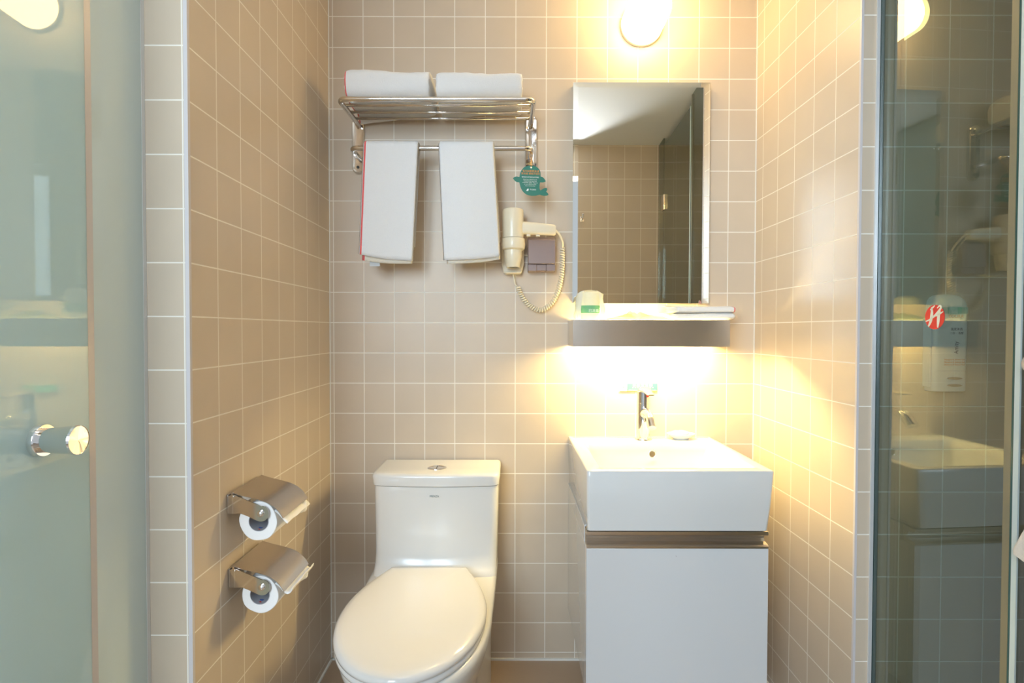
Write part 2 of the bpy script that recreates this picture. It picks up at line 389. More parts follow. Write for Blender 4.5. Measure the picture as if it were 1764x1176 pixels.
# wrapped cup
t = thing('wrapped_cup', 'paper-wrapped cup with a green band in crinkled film at the left end of the shelf', 'cup')
cx_, cy_ = .843, -.112
bm = B(); seg = 40; rings = []
for h, r in [(0, .025), (.003, .027), (.03, .0295), (.07, .0325), (.082, .0325), (.086, .028), (.087, .001)]:
    rings.append([(cx_+r*math.cos(a), cy_+r*math.sin(a), ST+h) for a in [2*PI*k/seg for k in range(seg)]])
loft(bm, rings); obj('paper_cup', bm, M_cup, t, smooth=True, autos=.8)
bm = B(); rings = []
for h, r in [(.020, .0294), (.020, .0301), (.033, .0311), (.0332, .0300), (.0352, .0302), (.0354, .0313), (.043, .0319), (.043, .030)]:
    rings.append([(cx_+r*math.cos(a), cy_+r*math.sin(a), ST+h) for a in [2*PI*k/seg for k in range(seg)]])
loft(bm, rings, False, False); bd_ = obj('green_band', bm, M_band, t)
text('band_text', '已消毒', .0105, M_white, bd_, (cx_+.008, cy_-.0318, ST+.0265))
bm = B(); rings = []
for k, h in enumerate([0, .012, .03, .05, .066, .08, .089, .092]):
    rr = []
    for a in [2*PI*q/56 for q in range(56)]:
        c, s = math.cos(a), math.sin(a)
        front = max(0, -s)**2
        base = .034+.007*(1-front)*(1 if h < .085 else .3)+.004*math.sin(h*60)
        nz = noise.noise(Vector((c*3, s*3, h*60)))*.008*(1-front)
        q = base+nz if h < .088 else (base*.75 if h < .091 else .004)
        if front > .75: q = min(q, .0335) if h > .088 else .0285
        rr.append((cx_+q*c*1.05, cy_+q*s*.9, ST+h))
    rings.append(rr)
R = None
bm2 = B()
for a, b_ in zip(rings, rings[1:]):
    for i in range(56):
        j = (i+1) % 56
        ang = 2*PI*(i+.5)/56
        if math.sin(ang) < -.72: continue
        vs = [bm2.verts.new(p) for p in (a[i], a[j], b_[j], b_[i])]; bm2.faces.new(vs)
bmesh.ops.remove_doubles(bm2, verts=bm2.verts[:], dist=1e-5)
bm.free(); obj('crinkled_wrap', bm2, M_plastic_wrap, t, smooth=True)
# toiletry packets
labs = ['thin clear packet leaning on the wrapped cup side of the shelf', 'crumpled pale yellow packet lying in the middle of the shelf', 'flat clear packet tucked against the folded cloths on the shelf']
for k, (xa, xb, ya, h0, h1) in enumerate([(.895, .985, -.145, .007, .010), (.925, 1.055, -.12, .016, .026), (1.0, 1.088, -.145, .008, .013)]):
    bm = B(); nx, ny = 22, 8
    def P(i, j, top):
        u, v = i/nx, j/ny
        x = xa+(xb-xa)*u; y = ya+.05*v+.012*u
        e = math.sin(PI*max(.02, min(.98, u)))**.4*math.sin(PI*max(.04, min(.96, v)))**.4
        z = h0*e*.25 if not top else h0*.25*e+ (h0+(h1-h0)*math.sin(u*3.0))*e*(.75+.45*noise.noise(Vector((x*60, y*60, k))))
        return (x, y, ST+.0006+max(0, z) if top else ST+.0004)
    gt = [[bm.verts.new(P(i, j, True)) for j in range(ny+1)] for i in range(nx+1)]
    gb = [[bm.verts.new(P(i, j, False)) for j in range(ny+1)] for i in range(nx+1)]
    for i in range(nx):
        for j in range(ny):
            bm.faces.new((gt[i][j], gt[i+1][j], gt[i+1][j+1], gt[i][j+1])); bm.faces.new((gb[i][j], gb[i][j+1], gb[i+1][j+1], gb[i+1][j]))
    for i in range(nx):
        bm.faces.new((gt[i][0], gb[i][0], gb[i+1][0], gt[i+1][0])); bm.faces.new((gt[i][ny], gt[i+1][ny], gb[i+1][ny], gb[i][ny]))
    for j in range(ny):
        bm.faces.new((gt[0][j], gt[0][j+1], gb[0][j+1], gb[0][j])); bm.faces.new((gt[nx][j], gb[nx][j], gb[nx][j+1], gt[nx][j+1]))
    o = obj('toiletry_packet', bm, M_packet, smooth=True); tag(o, labs[k], 'packet', 'packets on the lit shelf')

# ------------------------------------------------------------------ soft slabs (folded cloths)
def slab(bm, x0, x1, y0, y1, z0, z1, nx=30, seed=0, amp=.004, layers=2, droop=0, dl=1.0, xa=None, red=None, endr=.012):
    """rounded fabric bundle extruded along x; cross-section is a rounded rectangle in y-z"""
    ny = 40; rings = []
    hy, hz = (y1-y0)/2, (z1-z0)/2; cy, cz = (y0+y1)/2, (z0+z1)/2
    for i in range(nx+1):
        u = i/nx; rr = []
        e = min(u, 1-u)*(x1-x0); k = 1.0 if e > endr else math.sqrt(max(0, 1-(1-e/endr)**2))*.12+.88
        for j in range(ny):
            a = 2*PI*j/ny; c, s = math.cos(a), math.sin(a); n_ = 3.4
            q = (abs(c)**n_+abs(s)**n_)**(-1/n_)
            y = cy+hy*q*c*k; z = cz+hz*q*s*k
            x = x0+(x1-x0)*u
            zr = (z-z0)/(z1-z0)
            if i == 0 or i == nx: x += (-1 if i else 1)*.004*abs(math.sin(layers*PI*zr))
            n1 = noise.noise(Vector((x*9+seed, y*12, z*14)))*amp+noise.noise(Vector((x*40+seed, y*40, z*40)))*amp*.25
            z += n1*(1 if s > -.5 else .25)*(1 if s > 0 else .5); y += n1*.5
            if s > 0: z -= abs(c)**6*0
            if droop and s < .6: z -= droop*max(0, 1-u/dl)*min(1, max(0, (y+.047)/.024))*min(1, (1-s)*.7)
            rr.append((x, y, z))
        rings.append(rr)
    Rr = loft(bm, rings)
    if red is not None:
        for f in bm.faces:
            c = f.calc_center_median()
            if red[0] < c.x < red[1]: f.material_index = 1
    return bm

# folded cloths on the lit shelf
o = obj('folded_cloth', slab(B(), 1.092, 1.283, -.1535, -.03, ST+.0005, ST+.0195, 30, 3, .0025, 2), [M_towel, M_red], smooth=True)
tag(o, 'lower small folded white cloth at the right end of the shelf', 'cloth', 'folded cloths on the lit shelf')
t = thing('folded_cloth', 'upper small folded white cloth with a red edge, right end of the shelf', 'cloth', 'folded cloths on the lit shelf')
obj('folded_body', slab(B(), 1.100, 1.284, -.1535, -.03, ST+.020, ST+.0425, 46, 9, .0035, 2, red=(1.2765, 1.2812), endr=.02), [M_towel, M_red], t, smooth=True)
bm = B(); slab(bm, 1.068, 1.108, -.150, -.05, ST+.020, ST+.046, 14, 21, .010, 3); obj('ruffled_wrap', bm, M_plastic_wrap, t, smooth=True)

# ------------------------------------------------------------------ towel rack
t = thing('towel_rack', 'chrome wall rack with a barred top shelf and a hanging bar', 'towel rack')
def cornered(pts, r, n=6):
    P = [Vector(p) for p in pts]; out = [P[0]]
    for a, b, c in zip(P, P[1:], P[2:]):
        d1, d2 = (a-b).normalized(), (c-b).normalized(); s, e = b+d1*r, b+d2*r
        for k in range(n+1):
            u = k/n; out.append(s*(1-u)**2+b*2*u*(1-u)+e*u*u)
    out.append(P[-1]); return out
ZR = 1.795; RL, RR = .0935, .6640; RF = -.200
bm = B(); tube(bm, cornered([(.1025, -.012, ZR-.012), (.1000, -.030, ZR-.004), (RL, RF, ZR), (RR, RF, ZR), (.6620, -.030, ZR-.004), (.6600, -.012, ZR-.012)], .028, 8), .0082, 14)
obj('shelf_frame', bm, M_steel, t, smooth=True)
for y in (-.158, -.105, -.055):
    bm = B(); tube(bm, [(.099, y, ZR-.001), (.6625, y, ZR-.001)], .0046, 12); obj('shelf_bar', bm, M_steel, t, smooth=True)
ZB = 1.6815
bm = B(); tube(bm, cornered([(.1055, -.012, ZB-.003), (.1045, -.112, ZB), (.6615, -.112, ZB), (.6605, -.012, ZB-.003)], .024, 8), .0078, 14)
obj('hanging_bar', bm, M_steel, t, smooth=True)
for xc in (.0985, .6640):
    bm = B(); hw = .0205; zt, zb_ = 1.818 if xc > .3 else 1.812, 1.652
    prof = []
    for k in range(17): a = PI*k/16; prof.append((xc+hw*math.cos(a), zt-hw+hw*math.sin(a)+.004))
    for k in range(17): a = PI+PI*k/16; prof.append((xc+hw*math.cos(a), zb_+hw*math.sin(a)))
    cc = (zt+zb_)/2
    loft(bm, [[(x, -.0005, z) for x, z in prof], [(x, -.008, z) for x, z in prof], [(xc+(x-xc)*.82, -.0135, cc+(z-cc)*.965) for x, z in prof], [(xc+(x-xc)*.5, -.0125, cc+(z-cc)*.92) for x, z in prof]])
    pb = obj('bracket', bm, M_steel, t, smooth=True, autos=.9)
    for zz in (zb_, zt-.02):
        bm = B(); lathe(bm, (xc, -.012, zz), (0, -1, 0), [(.0045, 0), (.0045, .002), (.003, .003)], 14)
        obj('screw', bm, M_dark, pb)

# folded bath towels on top
t1 = obj('folded_towel', slab(B(), .104, .360, -.196, -.018, ZR+.0085, ZR+.101, 60, 1, .010, 3, droop=.040, dl=1.15, red=(.108, .1125), endr=.02), [M_towel, M_red], smooth=True)
tag(t1, 'folded white towel with a thin red line, left on top of the rack', 'towel', 'folded towels on the rack')
t2 = obj('folded_towel', slab(B(), .374, .634, -.196, -.018, ZR+.0085, ZR+.094, 60, 12, .010, 3, droop=.026, dl=.5, endr=.02), [M_towel, M_red], smooth=True)
tag(t2, 'plain folded white towel, right on top of the rack', 'towel', 'folded towels on the rack')

# hanging towels
def drape(bm, xt0, xt1, xb0, xb1, zbf, zbb, r, th, seed, stripe=None, slope=0.0, yc=-.112, zc=ZB, flare=0.0):
    """sheet folded over the bar: front leg down to zbf, back leg to zbb"""
    path = []
    nF = 26
    for k in range(nF+1):
        u = k/nF; path.append((yc-r-flare*(1-u), zbf+(zc-zbf)*u, 1-u))
    for k in range(1, 12):
        a = PI-PI*k/12; path.append((yc+r*math.cos(a), zc+r*math.sin(a), 0))
    for k in range(nF+1):
        u = k/nF; path.append((yc+r+.004*u, zc-(zc-zbb)*u, u))
    nx = 34
    def pt(i, k, o):
        y, z, d = path[k]; u = i/nx
        x = (xt0*(1-d)+xb0*d)*(1-u)+(xt1*(1-d)+xb1*d)*u
        z2 = z-slope*u*d+.004*math.sin(PI*u)*(-d)
        wv = .003*math.sin(u*7+seed)*d+.0012*noise.noise(Vector((x*30, z*30, seed)))
        # outward normal
        y0, z0, _ = path[max(0, k-1)]; y1, z1, _ = path[min(len(path)-1, k+1)]
        n = Vector((0, -(z1-z0), (y1-y0))); n.normalize()
        if k < nF: n = Vector((0, -1, 0))
        s = th*(o) * (math.sin(PI*max(.0, min(1, min(u, 1-u)/.03*.5))) if min(u, 1-u) < .03 else 1)
        return Vector((x, y+n.y*s-wv, z2+max(0, n.z)*s))
    K = len(path)
    T = [[bm.verts.new(pt(i, k, 1)) for k in range(K)] for i in range(nx+1)]
    I = [[bm.verts.new(pt(i, k, 0)) for k in range(K)] for i in range(nx+1)]
    for i in range(nx):
        mi = 1 if stripe and stripe[0] <= (i+.5)/nx <= stripe[1] else 0
        for k in range(K-1):
            bm.faces.new((T[i][k], T[i+1][k], T[i+1][k+1], T[i][k+1])).material_index = mi
            bm.faces.new((I[i][k], I[i][k+1], I[i+1][k+1], I[i+1][k])).material_index = mi
        bm.faces.new((T[i][0], I[i][0], I[i+1][0], T[i+1][0])).material_index = mi
        bm.faces.new((T[i][K-1], T[i+1][K-1], I[i+1][K-1], I[i][K-1])).material_index = mi
    for k in range(K-1):
        bm.faces.new((T[0][k], T[0][k+1], I[0][k+1], I[0][k])); bm.faces.new((T[nx][k], I[nx][k], I[nx][k+1], T[nx][k+1]))
    bmesh.ops.remove_doubles(bm, verts=bm.verts[:], dist=1e-6)
    return bm
t = thing('hand_towel', 'white hand towel with a red left border hanging from the rack bar', 'towel', 'hand towels hanging on the rack bar')
obj('outer_fold', drape(B(), .1455, .3155, .1345, .3000, 1.3515, 1.40, .0145, .006, 1, (.03, .060), .020, flare=.010), [M_towel, M_red], t, smooth=True)
obj('inner_fold', drape(B(), .1480, .3130, .1420, .2965, 1.3345, 1.38, .0080, .006, 2, (.0, .06), .010, flare=.006), [M_cream, M_red], t, smooth=True)
bm = B(); box(bm, .1640, .1950, -.1235, -.1225, 1.3170, 1.3345); ct = obj('care_label', bm, mat('label_grey', (.55, .57, .58), .6), t)
pass
t = thing('hand_towel', 'plain white hand towel hanging on the bar nearest the hair dryer', 'towel', 'hand towels hanging on the rack bar')
obj('outer_fold', drape(B(), .3760, .5465, .3920, .5660, 1.3345, 1.40, .0145, .006, 5, None, -.012, flare=.010), [M_towel, M_red], t, smooth=True)
obj('inner_fold', drape(B(), .3790, .5440, .4020, .5655, 1.3245, 1.38, .0080, .006, 6, None, -.014, flare=.006), [M_cream, M_red], t, smooth=True)

# whale-shaped tag
t = thing('whale_tag', 'green whale-shaped card tag hanging from the right end of the rack bar', 'tag')
def tg(px, py):   # shape units taken over the card, 1 unit = 1 mm
    return (.6585+(px-600)/1274*.1245, 1.6235-(py-140)/1274*.1245)
out = []
def cm2(P): return [(v.x, v.y) for v in catmull([Vector((a, b, 0)) for a, b in P], 5)]
out += cm2([(600, 130), (760, 160), (860, 240), (905, 340), (912, 465)])
out += cm2([(925, 478), (990, 500), (1040, 560), (1075, 615)])
out += cm2([(1060, 630), (990, 655), (895, 655)])
out += cm2([(880, 740), (880, 850), (910, 905)])
out += cm2([(930, 890), (1000, 845), (1080, 830), (1120, 850), (1110, 900), (1085, 945)])
out += cm2([(1110, 960), (1145, 1000), (1155, 1040), (1100, 1065), (1010, 1070), (880, 1038)])
out += cm2([(760, 1068), (620, 1070), (480, 1035), (370, 950), (290, 820), (245, 655)])
out += cm2([(170, 645), (100, 600), (40, 520)])
out += cm2([(90, 490), (160, 472), (245, 490)])
out += cm2([(262, 400), (310, 280), (400, 180), (500, 140)])
pl = []
for p in out:
    q = tg(*p)
    if not pl or (abs(q[0]-pl[-1][0])+abs(q[1]-pl[-1][1])) > .0004: pl.append(q)
YT = -.128
bm = B(); prism(bm, pl, XZ, YT, YT+.0009); card = obj('card', bm, M_green, t)
rot = (PI/2, .035, 0)
cxT = tg(600, 0)[0]
text('orange_text', '毛巾如需更换请', .0072, M_orange, card, (cxT, YT-.0003, tg(0, 308)[1]), rot, sx=1.02)
text('orange_text', '放地面 绿色环保行', .0070, M_orange, card, (cxT, YT-.0003, tg(0, 388)[1]), rot, sx=1.0)
text('white_text', '感谢您为环保做出的贡献', .0046, M_white, card, (cxT-.001, YT-.0003, tg(0, 495)[1]), rot, sx=1.05)
for k, s in enumerate(['Should you need the towels', 'changed, please leave them', 'on the floor, please. Thank you', 'for your efforts in saving', 'natural environment.']):
    text('white_text', s, .0039, M_white, card, (cxT-.0015, YT-.0003, tg(0, 565+k*50)[1]), rot, sx=.95)
bm = B()
lx, lz = tg(460, 920)
prism(bm, [(lx, lz), (lx+.0035, lz+.0065), (lx+.008, lz+.0068), (lx+.0065, lz)], XZ, YT-.0004, YT-.0001); obj('card_logo', bm, M_white, card)
text('white_text', '华住酒店', .0052, M_white, card, (tg(660, 0)[0]+.001, YT-.0003, tg(0, 882)[1]), rot, sx=.95)
bm = B(); hx, hz = tg(615, 190)
lathe(bm, (hx, YT-.0002, hz), (0, -1, 0), [(.0023, 0), (.0023, .0004), (.0014, .0004)], 14); obj('eyelet', bm, M_chrome, t)
bm = B()
chain = catmull([(hx, YT-.001, hz), (.6595, -.126, 1.634), (.662, -.121, 1.648), (.6625, -.105, 1.670), (.6585, -.096, 1.672), (.6565, -.108, 1.655), (hx, YT+.002, hz)], 6)
for p in chain: bmesh.ops.create_uvsphere(bm, u_segments=8, v_segments=6, radius=.0015, matrix=Matrix.Translation(p))
obj('bead_chain', bm, mat('brass_beads', (.80, .50, .20), .2, 1), t, smooth=True)

# ------------------------------------------------------------------ hair dryer
t = thing('hair_dryer', 'cream wall-mounted hair dryer with a coiled cord next to the mirror', 'hair dryer')
DX, DY = .6045, -.066
bm = B(); lathe(bm, (DX, DY, 1.505), (0, 0, -1), [(.006, 0.0008), (.026, 0), (.0315, .002), (.0335, .006), (.0338, .05), (.0335, .092)], 40); obj('barrel', bm, M_dryer, t, smooth=True, autos=.7)
bm = B(); lathe(bm, (DX+.001, DY, 1.413), (0, 0, -1), [(.031, 0), (.0365, .002), (.0375, .012), (.0385, .022), (.036, .034), (.0295, .039)], 40); obj('collar', bm, M_dryer, t, smooth=True, autos=.7)
bm = B(); lathe(bm, (DX, DY-.002, 1.374), (0, 0, -1), [(.0285, 0), (.028, .022), (.024, .042), (.0205, .054), (.018, .054), (.016, .03)], 40, True); obj('nozzle', bm, M_dryer, t, smooth=True, autos=.7)
bm = B(); lathe(bm, (DX, DY-.002, 1.3225), (0, 0, -1), [(.0175, 0), (.0175, .0005)], 30); obj('air_outlet', bm, M_dark, t)
bm = B()
rr = []
for u, zt, zb2, hy in [(0, 1.4655, 1.4255, .016), (.3, 1.463, 1.4245, .015), (.7, 1.459, 1.4225, .014), (.96, 1.4555, 1.4215, .0135), (1.0, 1.452, 1.4245, .011)]:
    x = .630+.110*u; zc, hz_ = (zt+zb2)/2, (zt-zb2)/2
    rr.append([(x, DY+hy*math.copysign(abs(math.cos(a))**.6, math.cos(a)), zc+hz_*math.copysign(abs(math.sin(a))**.6, math.sin(a))) for a in [2*PI*k/24 for k in range(24)]])
loft(bm, rr); hd = obj('handle', bm, M_dryer, t, smooth=True, autos=.9)
for xx in (.648, .678): 
    bm = B(); box(bm, xx, xx+.012, DY-.006, DY+.006, 1.4185, 1.4265); obj('switch', bm, M_dryer, hd, bevel=.001)
bm = B()
prism(bm, [(.5745, 1.306), (.632, 1.306), (.641, 1.335), (.642, 1.40), (.637, 1.43), (.572, 1.43), (.568, 1.40), (.568, 1.335)], XZ, -.0005, -.030)
prism(bm, [(.5795, 1.3035), (.629, 1.3035), (.632, 1.310), (.577, 1.310)], XZ, -.0005, -.050)
obj('wall_holder', bm, M_dryer, t, bevel=.003)
cp = catmull([(.738, DY, 1.440), (.752, -.058, 1.428), (.764, -.045, 1.405), (.7645, -.032, 1.388)], 8)
bm = B(); tube(bm, cp, .0034, 10); cd = obj('cord', bm, M_dryer, t, smooth=True)
coilpath = catmull([(.7645, -.030, 1.388), (.7655, -.026, 1.345), (.7630, -.024, 1.300), (.752, -.022, 1.250), (.7290, -.022, 1.207), (.6950, -.022, 1.187), (.6620, -.022, 1.199), (.6360, -.022, 1.228), (.6210, -.022, 1.262)], 40)
Ls = [0]
for a, b_ in zip(coilpath, coilpath[1:]): Ls.append(Ls[-1]+(b_-a).length)
turns = 44; npt = turns*12; pts = []; ii = 0
for q in range(npt+1):
    s = Ls[-1]*q/npt
    while ii < len(Ls)-2 and Ls[ii+1] < s: ii += 1
    f = (s-Ls[ii])/max(1e-9, Ls[ii+1]-Ls[ii]); p = coilpath[ii].lerp(coilpath[ii+1], f)
    d = (coilpath[ii+1]-coilpath[ii]).normalized(); a = d.cross(Vector((0, 1, 0))).normalized()
    th = 2*PI*q/12; pts.append(p+a*math.cos(th)*.0054+Vector((0, 1, 0))*math.sin(th)*.0054)
bm = B(); tube(bm, pts, .0031, 8); obj('coiled_cord', bm, M_dryer, t, smooth=True)
bm = B(); tube(bm, catmull([(.6210, -.022, 1.262), (.6130, -.018, 1.270), (.6085, -.016, 1.290), (.6045, -.016, 1.306)], 6), .0028, 8); obj('cord', bm, M_dryer, t, smooth=True)

# socket box
t = thing('socket_cover', 'mauve-grey plastic splash cover box under the hair dryer handle', 'socket cover')
bm = B(); box(bm, .653, .742, -.020, -.0005, 1.311, 1.422); obj('back_box', bm, M_mauve, t, bevel=.002)
bm = B()
poly = [(-.018, 1.334), (-.018, 1.4215), (-.030, 1.4215), (-.044, 1.412), (-.050, 1.385), (-.051, 1.334)]
loft(bm, [[(x, y, z) for y, z in poly] for x in (.6535, .7415)]); obj('flip_lid', bm, M_mauve, t, bevel=.002)
bm = B(); box(bm, .6535, .681, -.046, -.018, 1.3115, 1.333); box(bm, .713, .7415, -.046, -.018, 1.3115, 1.333); box(bm, .681, .713, -.042, -.018, 1.313, 1.333); obj('lower_lip', bm, M_mauve, t, bevel=.0015)
bm = B(); tube(bm, [(.653, -.008, 1.366), (.632, -.008, 1.368)], .003, 8); obj('cable', bm, M_dryer, t)

# ------------------------------------------------------------------ wall sign over the tap
t = thing('wall_sign', 'small green and white water-saving sign on the tiles behind the tap', 'sign')
bm = B(); box(bm, .9585, 1.0845, -.0022, -.0003, .9175, .9465); sg = obj('plate', bm, mat('sign_white', (.84, .84, .82), .4), t)
bm = B(); box(bm, .9830, 1.0845, -.0027, -.0022, .9215, .9465); obj('green_field', bm, M_sgreen, sg)
bm = B(); box(bm, .9590, 1.030, -.0026, -.0022, .9178, .9206); obj('orange_line', bm, M_sor, sg)
bm = B(); box(bm, 1.030, 1.0840, -.0026, -.0022, .9178, .9206); obj('yellow_line', bm, M_syel, sg)
text('sign_text', '水 是 宝 贵 的', .0108, M_white, sg, (1.0345, -.0029, .9395))
bm = B()
for k in range(9): box(bm, 1.0015+k*.0082, 1.0047+k*.0082, -.0029, -.0027, .9312, .9336)
box(bm, .989, 1.080, -.0029, -.0027, .9234, .9242)
obj('small_print', bm, M_white, sg)
bm = B(); prism(bm, cm2([(.9660, .9315), (.9690, .9345), (.9715, .9385), (.9735, .9350), (.9780, .9345), (.9750, .9322), (.9710, .9318), (.9680, .9305)]), XZ, -.0026, -.0022); obj('leaf_mark', bm, mat('leaf_green', (.06, .35, .2), .5), sg)

# ------------------------------------------------------------------ toilet
t = thing('toilet', 'white one-piece toilet with the lid closed, between the left wall and the vanity', 'toilet')
TX = .3755
def dshape(cx, hw, yb, yf, bulge, rc=.02, z=0, n=10):
    """flat back, straight sides, bowed front; rounded front corners"""
    fy = lambda u: yf+bulge-bulge*4*u*(1-u)
    half = [(cx-hw, yb+(yf+bulge+rc-yb)*k/5) for k in range(6)]
    uc = rc/(2*hw); s0 = Vector((cx-hw, yf+bulge+rc)); c0 = Vector((cx-hw, yf+bulge-.2*bulge*uc)); e0 = Vector((cx-hw+2*hw*uc, fy(uc)))
    half += [tuple(s0*(1-t)**2+c0*2*t*(1-t)+e0*t*t) for t in [k/n for k in range(1, n+1)]]
    m = 16
    mid = [(cx-hw+2*hw*(uc+(1-2*uc)*k/m), fy(uc+(1-2*uc)*k/m)) for k in range(1, m)]
    return [(x, y, z) for x, y in half+mid+[(2*cx-x, y) for x, y in half][::-1]]
bm = B()
rings = []
for z, hw, yf, bl in [(.36, .182, -.235, .010), (.395, .1825, -.232, .010), (.41, .1830, -.215, .012), (.425, .1830, -.204, .013), (.45, .1835, -.196, .014), (.52, .1850, -.192, .014), (.64, .1875, -.190, .014), (.652, .1870, -.189, .014)]:
    rings.append(dshape(TX-.002, hw, -.012, yf, bl, .024, z))
loft(bm, rings); tk = obj('tank', bm, M_ceram, t, smooth=True, autos=.8)
text('maker_name', 'FRENZA', .0088, mat('teal_print', (.02, .10, .12), .5), tk, (TX-.002, -.2080, .6305), sx=.86)
bm = B(); rings = []
for z, g in [(.6545, -.002), (.656, .0), (.682, .0025), (.688, .0005), (.6915, -.004), (.693, -.010)]:
    rings.append(dshape(TX-.002, .1905+g, -.010, -.196-g, .014, .026, z))
loft(bm, rings); obj('tank_lid', bm, M_ceram, t, smooth=True, autos=.7)
bm = B(); fb = (.3705, -.122, .6932)
loft(bm, [[(fb[0]+.029*s*math.cos(a), fb[1]+.024*s*math.sin(a), fb[2]+h) for a in [2*PI*k/40 for k in range(40)]] for s, h in [(1, 0), (1, .002), (.86, .0035), (.82, .0022), (.3, .0028), (.01, .003)]])
fbo = obj('flush_button', bm, M_steel, t, smooth=True, autos=.6)
bm = B(); box(bm, fb[0]-.0008, fb[0]+.0008, fb[1]-.018, fb[1]+.018, fb[2]+.0020, fb[2]+.0040); obj('button_split', bm, M_dark, fbo)
def egg(cx, hr, hw, yb, yw, yf, z, n=64, ef=2.15, rr_=.04):
    pts = []
    for k in range(n):
        a = PI*k/(n-1)     # front half from +x to -x
        c, s = math.cos(a), math.sin(a)
        x = cx+hw*math.copysign(abs(c)**(2/ef), c); y = yw+(yf-yw)*abs(s)**(2/ef)
        pts.append((x, y, z))
    m = 10
    for k in range(1, m):   # left side back
        u = k/m; pts.append((cx-(hw+(hr-hw)*math.sin(u*PI/2)), yw+(yb-rr_-yw)*u, z))
    for k in range(6): a = PI/2*k/5; pts.append((cx-hr+rr_*(1-math.cos(a)), yb-rr_+rr_*math.sin(a), z))
    for k in range(6): a = PI/2*(5-k)/5; pts.append((cx+hr-rr_*(1-math.cos(a)), yb-rr_+rr_*math.sin(a), z))
    for k in range(m-1, 0, -1):
        u = k/m; pts.append((cx+(hw+(hr-hw)*math.sin(u*PI/2)), yw+(yb-rr_-yw)*u, z))
    return pts
bm = B(); rings = []
for z, hr, hw, yb, yw, yf in [(FLOOR, .163, .130, -.045, -.30, -.60), (.05, .162, .129, -.045, -.30, -.596), (.16, .164, .132, -.04, -.32, -.606), (.24, .170, .145, -.035, -.36, -.650), (.30, .177, .164, -.03, -.40, -.700), (.345, .184, .176, -.03, -.42, -.733), (.372, .1875, .1815, -.03, -.43, -.748), (.388, .1880, .1820, -.03, -.43, -.748), (.395, .185, .1785, -.032, -.43, -.744), (.397, .178, .170, -.035, -.43, -.735)]:
    rings.append(egg(TX-.006*(z/.4), hr, hw, yb, yw, yf, z))
loft(bm, rings); obj('bowl', bm, M_ceram, t, smooth=True, autos=1.0)
def lidring(g, z, cx=.3610, hw=.179, ybk=-.228, yw=-.480, yf=-.757, fb_=.112):
    pts = []; n = 72
    for k in range(n):
        a = PI*k/(n-1); c, s = math.cos(a), math.sin(a)
        pts.append((cx+(hw-g)*c, yw+(yf+g-yw)*s, z))
    m = 16
    for k in range(1, m+1):
        u = k/m; a = u*PI/2
        fb2 = fb_*(hw-g)/hw; x = fb2+(hw-g-fb2)*math.cos(a)**2.4 if u < 1 else fb2-.004
        pts.append((cx-x, yw+(ybk-g-yw)*math.sin(a), z))
    L_ = pts[n:]
    pts += [(2*cx-x, y, zz) for x, y, zz in L_[::-1]]
    return pts
bm = B(); loft(bm, [lidring(.006, .398), lidring(.002, .400), lidring(.001, .405), lidring(.003, .4115), lidring(.007, .413)]); obj('seat', bm, M_plast, t, smooth=True, autos=1.0)
bm = B(); loft(bm, [lidring(.004, .4145), lidring(.0, .416), lidring(-.0005, .422), lidring(.002, .428), lidring(.008, .4325), lidring(.020, .4350), lidring(.034, .4362), lidring(.09, .4380), lidring(.14, .4388)]); obj('seat_lid', bm, M_plast, t, smooth=True, autos=1.2)
for dx in (-.07, .07):
    bm = B(); lathe(bm, (.3610+dx-.014, -.222, .409), (1, 0, 0), [(.008, 0), (.009, .002), (.009, .026), (.008, .028)], 20); obj('hinge', bm, M_plast, t, smooth=True)

# ------------------------------------------------------------------ vanity cabinet
t = thing('vanity_cabinet', 'white gloss wall-hung cabinet below the square basin', 'cabinet')
cx0, cx1, cz0, cz1, cyf = .7905, 1.2495, .197, .6145, -.432
bm = B(); box(bm, cx0, cx1, cyf, -.001, cz0, .572); box(bm, cx0, cx0+.016, cyf+.030, -.001, .572, cz1); box(bm, cx1-.016, cx1, cyf+.030, -.001, .572, cz1); box(bm, cx0+.016, cx1-.016, cyf+.032, -.001, .572, cz1-.001)
obj('carcass', bm, M_gloss, t, bevel=.0008)
bm = B(); box(bm, cx0, cx1, cyf-.018, cyf-.001, cz0, .5715); dr = obj('door', bm, M_gloss, t, bevel=.001)
bm = B()
ch = [(-.450, .6140), (-.450, .6060), (-.447, .6035), (-.430, .6035), (-.424, .5900), (-.430, .5830), (-.447, .5810), (-.452, .5775), (-.452, .5725), (-.416, .5725), (-.412, .6140)]
loft(bm, [[(x, y, z) for y, z in ch] for x in (cx0+.0005, cx1-.0005)]); obj('handle_channel', bm, M_brush, t)
bm = B(); prism(bm, [(1.0150, .5535), (1.0175, .5505), (1.0180, .5508), (1.0158, .5540)], XZ, cyf-.0183, cyf-.018); obj('chip_mark', bm, mat('chip_grey', (.2, .2, .22), .6), dr)

